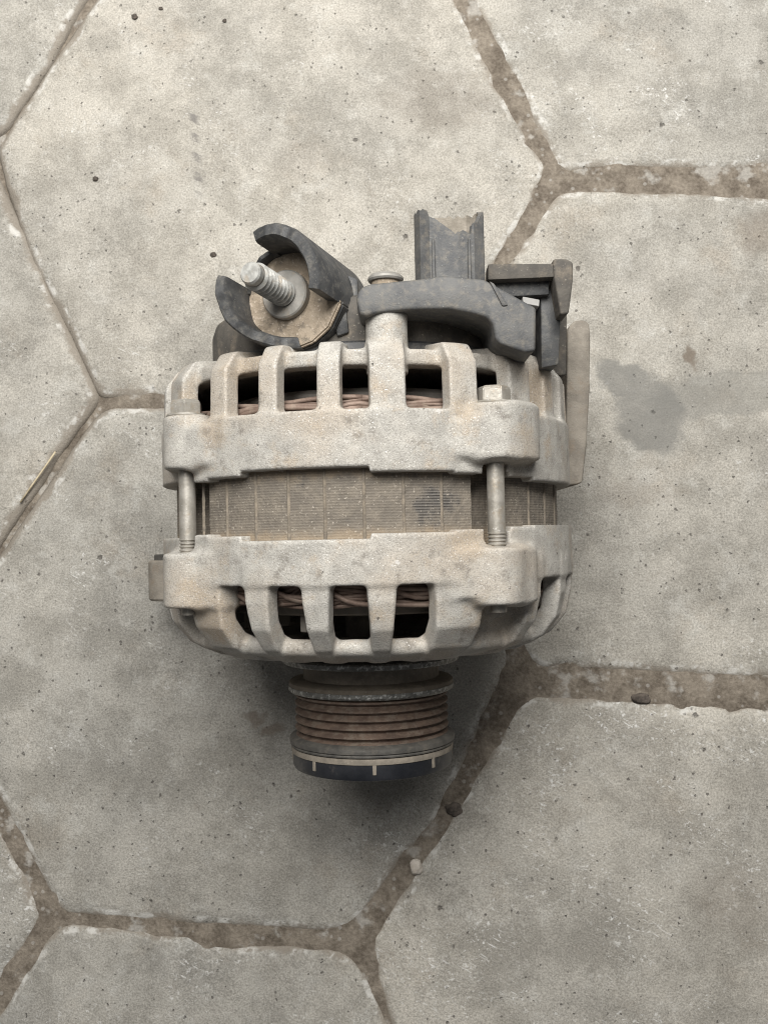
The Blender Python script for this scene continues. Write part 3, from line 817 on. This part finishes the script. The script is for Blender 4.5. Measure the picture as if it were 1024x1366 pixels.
def connector():
    x0, x1, z0, z1 = 15.9, 35.0, 40.0, 60.0
    def section(x0, x1, z0, z1, c):
        return [(x0 + c * .35, z1 - c), (x0 + c * 1.2, z1 - c * .25), (x0 + c * 2.4, z1), (x1 - c * 2.6, z1), (x1 - c * 1.1, z1 - c * .3), (x1 - c * .15, z1 - c * 1.1), (x1, z1 - c * 2), (x1, z0 + c), (x1 - c, z0), (x0 + c, z0), (x0, z0 + c), (x0, z1 - c * 2)]
    def dense(s, n=20):
        o = []
        for i in range(len(s)):
            a, b = s[i], s[(i + 1) % len(s)]
            for k in range(n): o.append((a[0] + (b[0] - a[0]) * k / n, a[1] + (b[1] - a[1]) * k / n))
        return o
    so = dense(section(x0, x1, z0, z1, 3.0)); si = dense(section(x0 + 1.0, x1 - 1.0, z0 + 1.0, z1 - 1.0, 2.7))
    n = len(so)
    def rim(px, pz):
        u = (px - x0) / (x1 - x0)
        if pz > z1 - 5:
            xs = [-0.1, 0.03, 0.12, 0.15, 0.25, 0.40, 0.55, 0.68, 0.76, 0.79, 0.80, 0.90, 0.96, 1.1]
            ys = [78.7, 78.7, 78.3, 76.4, 75.4, 73.2, 70.9, 71.9, 70.9, 70.7, 73.2, 75.0, 77.6, 78.2]
            return float(np.interp(u, xs, ys)) + mnoise.noise(Vector((px * 1.6, 0, 2))) * 0.55
        if pz < z0 + 5: return 81.6 + mnoise.noise(Vector((px * 0.7, 5, 2))) * 1.0
        return float(np.interp(pz, [z0 + 5, z1 - 5], [81.4, 78.3 if u < .5 else 77.2])) + mnoise.noise(Vector((pz * 0.8, 9, 2))) * 0.5
    V, F = [], []
    levels = 8
    for s in (so, si):
        for l in range(levels):
            for i in range(n):
                t = l / (levels - 1)
                yy = 56.5 + (rim(*so[i]) - 56.5) * t
                V.append((s[i][0], yy, s[i][1]))
    m = levels * n
    for l in range(levels - 1):
        for i in range(n):
            j = (i + 1) % n
            F.append((l * n + i, (l + 1) * n + i, (l + 1) * n + j, l * n + j))
            F.append((m + l * n + i, m + l * n + j, m + (l + 1) * n + j, m + (l + 1) * n + i))
    b = (levels - 1) * n
    for i in range(n):
        j = (i + 1) % n
        F.append((b + i, m + b + i, m + b + j, b + j))
    me = mesh_py("connector_socket", V, F, True, 25)
    inner_faces = [2 * q + 1 for q in range((levels - 1) * n)]
    o = link("connector_socket", me, M['grey_plastic'], reg)
    me.materials.append(M['dusty_inside'])
    if len(me.polygons) >= 2 * (levels - 1) * n:
        for q in inner_faces: me.polygons[q].material_index = 1
    return o
connector()
for px in (21.5, 25.5, 29.5):
    prism("connector_pin", [(px - 0.6, 56), (px + 0.6, 56), (px + 0.6, 69), (px, 70.2), (px - 0.6, 69)], 49.4, 50.4, M['zinc'], reg, 0.1, 1)
for px, w in ((20.4, 0.5), (30.2, 0.45)):
    prism("moulded_rib", [(px - w, 57), (px + w, 57), (px + w * .6, 69.5), (px - w * .6, 69.5)], 59.2, 60.35, M['grey_plastic'], reg, 0.2, 1)
prism("moulded_rib", [(35.2, 57.0), (36.6, 56.2), (40.2, 50.2), (38.6, 50.0)], 61.0, 62.5, M['grey_plastic'], reg, 0.4, 2)

# screw through the regulator into the cast boss
T = Matrix.Translation((7.2, 0, 55.6))
scr = lathe("regulator_screw", [(0, 61.2), (2.2, 61.3), (4.2, 60.9), (4.9, 60.2), (5.0, 59.6), (4.7, 59.1), (0, 59.0)], M['washer'], alt, 40, T)
lathe("screw_collar", [(3.9, 59.4), (4.1, 57.9), (4.1, 56)], M['sand'], scr, 32, T)

# brush holder block on the right
bh = prism("brush_holder", [(36.5, 65.4), (57.5, 65.2), (57.8, 61.2), (36.3, 60.8)], 43, 49, M['brown_plastic'], alt, 0.5, 2, jitter=0.1)
prism("holder_front", [(36.6, 61.8), (54.5, 62.0), (54.4, 57.2), (36.4, 56.6)], 20, 45, M['black'], bh, 0.5, 2, jitter=0.1)
prism("holder_end", [(54.8, 66.2), (58.8, 66.3), (60.6, 65.2), (60.5, 60.0), (59.0, 50.5), (56.6, 50.2), (55.2, 60.2)], 30, 49.8, M['brown_plastic'], bh, 0.7, 3, jitter=0.15)
prism("brush_holder_wall", [(52.4, 59.2), (57.6, 60.0), (58.2, 52), (57.2, 37.4), (51.9, 36.4)], 0, 42, M['black'], alt, 0.6, 2, jitter=0.12)
prism("brush_holder_wall", [(58.9, 58.0), (63.6, 58.8), (62.8, 37.2), (58.0, 37.2)], -18, 24, M['brown_plastic'], alt, 0.8, 2, jitter=0.1)
prism("paper_tab", [(46.0, 55.6), (50.8, 54.6), (50.6, 52.6), (46, 53.6)], 44, 50, M['white'], alt, 0.2, 1)

# positive terminal: stud, washer, dusty seat, split plastic shroud
TC = Vector((-20.4, 57.2, 49.0))
TF = axis_frame(TC, (-0.38, 0.07, 0.92))       # +Y of this frame runs along the stud
def TP(r, deg, h):
    """polar point about the stud: 0 deg to the right, 90 deg to the rear"""
    u = TF.to_3x3() @ Vector((1, 0, 0)); d = TF.to_3x3() @ Vector((0, 1, 0))
    ex = (Vector((1, 0, 0)) - d * d.x).normalized(); ey = d.cross(ex)
    a = math.radians(deg)
    return TC + (ex * math.cos(a) + ey * math.sin(a)) * r + d * h
def terminal():
    base_poly = [(15.5, 25), (15.5, -8), (17.0, -14), (16.8, -40), (16.4, -62), (16.2, -88), (15.2, -110), (14.6, -150), (14.6, 180), (14, 150), (13.4, 120), (13.6, 90), (14.5, 60)]
    def solid(name, poly, h0, h1, mat, parent, k0=1.0):
        bm = bmesh.new()
        lo = [bm.verts.new(TP(r * k0, a, h0)) for r, a in poly]; hi = [bm.verts.new(TP(r, a, h1)) for r, a in poly]
        bm.faces.new(hi); bm.faces.new(lo)
        for i in range(len(poly)):
            j = (i + 1) % len(poly); bm.faces.new((lo[i], lo[j], hi[j], hi[i]))
        bmesh.ops.recalc_face_normals(bm, faces=bm.faces)
        bmesh.ops.bevel(bm, geom=bm.edges[:], offset=0.5, segments=2, affect='EDGES')
        for v in bm.verts: v.co = v.co * MM
        me = bpy.data.meshes.new(name); bm.to_mesh(me); bm.free()
        for p in me.polygons: p.use_smooth = True
        me.set_sharp_from_angle(angle=math.radians(35))
        return link(name, me, mat, parent)
    hs = solid("terminal_housing", base_poly, -22, -1.2, M['black'], alt, 0.92)
    solid("terminal_seat", [(r - 0.15, a) for r, a in base_poly], -1.3, 0.4, M['sand'], hs)
    def wall(a0, a1, ri, ro, hfun, name):
        n = 44; V = []; F = []
        for i in range(n + 1):
            t = i / n; a = a0 + (a1 - a0) * t
            h = hfun(t); w = mnoise.noise(Vector((a * 0.05, 3, 1))) * 0.35; h += mnoise.noise(Vector((a * 0.11, 8, 1))) * 0.55
            rib = 0.25
            sect = [(ri + w, -3), (ri + w, h - rib - .5), (ri + w + 0.5, h), (ro + w - 0.5, h), (ro + w, h - 0.6), (ro + w, -20)]
            for r, hh in sect: V.append(tuple(TP(r, a, hh)))
            if i:
                b = (i - 1) * 6
                for q in range(6):
                    F.append((b + q, b + (q + 1) % 6, b + 6 + (q + 1) % 6, b + 6 + q))
        F.append((0, 1, 2, 3, 4, 5)); b = n * 6; F.append((b + 5, b + 4, b + 3, b + 2, b + 1, b))
        me = mesh_py(name, V, F, True)
        bm = bmesh.new(); bm.from_mesh(me); bmesh.ops.recalc_face_normals(bm, faces=bm.faces); bm.to_mesh(me); bm.free()
        me.set_sharp_from_angle(angle=math.radians(42))
        link(name, me, M['black'], hs)
    wall(-14, 106, 12.6, 16.3, lambda t: float(np.interp(t, [0, .25, .6, .85, 1], [12.5, 13.6, 14.4, 14.2, 12.5])), "shroud_wall")
    wall(164, 284, 12.5, 15.9, lambda t: float(np.interp(t, [0, .15, .5, .8, 1], [13.5, 14.2, 11.5, 6.0, 0.6])), "shroud_wall")
    wall(100, 170, 12.2, 14.2, lambda t: float(np.interp(t, [0, .3, .8, 1], [2.5, 3.5, 2.2, 2.0])), "shroud_wall")
    wsh = lathe("terminal_washer", [(3.2, 2.8), (6.6, 2.9), (7.0, 2.5), (7.0, 0.6), (6.6, 0.2), (3.2, 0.2)], M['washer'], alt, 56, TF)
    prof = [(0, 0), (3.2, 0)]
    yy = 2.5
    while yy < 18.6:
        prof += [(2.95, yy), (2.95, yy + 0.3), (3.8, yy + 0.85), (3.85, yy + 1.05), (3.75, yy + 1.2)]; yy += 1.85
    prof += [(3.1, yy + .1), (3.1, yy + 2.2), (2.7, yy + 2.8), (0, yy + 2.85)]
    t = NT("shaded_thread")
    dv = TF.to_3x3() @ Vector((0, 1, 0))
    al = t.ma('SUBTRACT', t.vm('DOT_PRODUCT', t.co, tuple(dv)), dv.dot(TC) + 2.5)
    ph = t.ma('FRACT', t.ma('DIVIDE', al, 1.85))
    grime_shade = t.ma('MULTIPLY', t.ma('MULTIPLY', t.ss(t.ma('ABSOLUTE', t.ma('SUBTRACT', ph, 0.06)), 0.10, 0.30, 1.0, 0.0), t.ss(al, 17.0, 17.4, 1.0, 0.0)), t.ss(t.noise(2.5, 3), 0.3, 0.5, 0.65, 1.0))  # groove shade painted into the colour as dark stripes at the thread roots
    cc = t.mix(t.ss(t.noise(2, 4), 0.35, 0.65), (0.32, 0.315, 0.295), (0.48, 0.475, 0.45))
    cc = t.mix(t.ss(t.noise(4, 4, 0.6, off=(3, 3, 3)), 0.52, 0.66, 0, 0.6), cc, (0.38, 0.32, 0.25))
    cc = t.mix(t.ma('MULTIPLY', grime_shade, 0.85), cc, (0.10, 0.088, 0.074))
    t.bump(t.noise(0.7, 3), 0.12, 0.6)
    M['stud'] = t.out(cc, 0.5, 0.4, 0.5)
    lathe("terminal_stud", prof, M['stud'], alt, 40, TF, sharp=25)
terminal()
prism("terminal_bracket", [(-9.5, 62.2), (-3.4, 63.6), (-0.6, 62.5), (-1.2, 42.6), (-7.9, 43.4), (-10.5, 47)], 20, 47, M['black'], alt, 0.7, 2, jitter=0.15)
prism("terminal_bracket", [(-8.2, 58.6), (-4.6, 59.2), (-3.4, 46.2), (-6.8, 45.0)], 44, 51, M['black'], alt, 0.6, 2, jitter=0.15)

# the Empty sits at the base of the thing, under the housing
base = Vector((0, 0, -0.066))
alt.matrix_world = alt.matrix_world @ Matrix.Translation(base)
for ch in alt.children: ch.location = ch.location - base

# ------------------------------------------------------------------ small things on the floor
def lump(name, x, y, z, rx, ry, rz, mat, label, cat, group=None, seed=0):
    bm = bmesh.new(); bmesh.ops.create_icosphere(bm, subdivisions=3, radius=1.0)
    for v in bm.verts:
        k = 1 + mnoise.noise(v.co * 1.3 + Vector((seed, 0, 0))) * 0.35 + mnoise.noise(v.co * 3 + Vector((seed, 5, 0))) * 0.12
        v.co = Vector((v.co.x * rx * k, v.co.y * ry * k, v.co.z * rz * k)) * MM
    me = bpy.data.meshes.new(name); bm.to_mesh(me); bm.free()
    for p in me.polygons: p.use_smooth = True
    o = link(name, me, mat); o.location = (x * MM, y * MM, z * MM)
    o["label"] = label; o["category"] = cat
    if group: o["group"] = group
    return o
lump("pebble", 62.3, -289.6, -0.4, 2.5, 3.0, 1.8, M['pebble'], "pale rounded pebble lodged in the dirt joint below the pulley", "pebble", seed=3)
lump("dirt_clod", 76.9, -267.9, -0.8, 3.2, 2.6, 1.3, M['crumb'], "dark clod of dirt in the slanting joint right of the pulley", "clod", seed=8)
lump("dirt_clod", 149.9, -225.4, -0.8, 3.6, 2.2, 1.3, M['crumb'], "dark clod of dirt in the horizontal joint at the right", "clod", seed=14)
for i, (x, y, s, lab) in enumerate(((-59.4, 67.8, 1.7, "largest dark crumb of grit on the upper slab near the top edge"), (-22.1, -41.7, 1.6, "dark crumb of grit beside the terminal shroud on the large slab"), (-47.8, 71.3, 1.1, "small dark crumb of grit second from left at the top edge"), (-19.5, 64.5, 1.2, "small dark crumb of grit at the top, right of the others"), (-74, -6.5, 1.5, "dark crumb of grit in the left half of the large slab"))):
    s *= 0.8
    lump("grit_crumb", x, y, 0.4, s, s * 0.85, s * 0.5, M['crumb'], lab, "crumb", "dark crumbs of grit on the slab", seed=20 + i * 3)
v, f = tube_arrays([(-86.2, -125.5, 0.6), (-90, -131.2, 0.4), (-95, -138.4, 0.1), (-100.5, -146.5, -0.2)], 0.38, 8)
st = link("straw", mesh_py("straw", v, f, True), M['straw'])
st["label"] = "dry straw stalk lying in the joint at the left edge"; st["category"] = "straw"
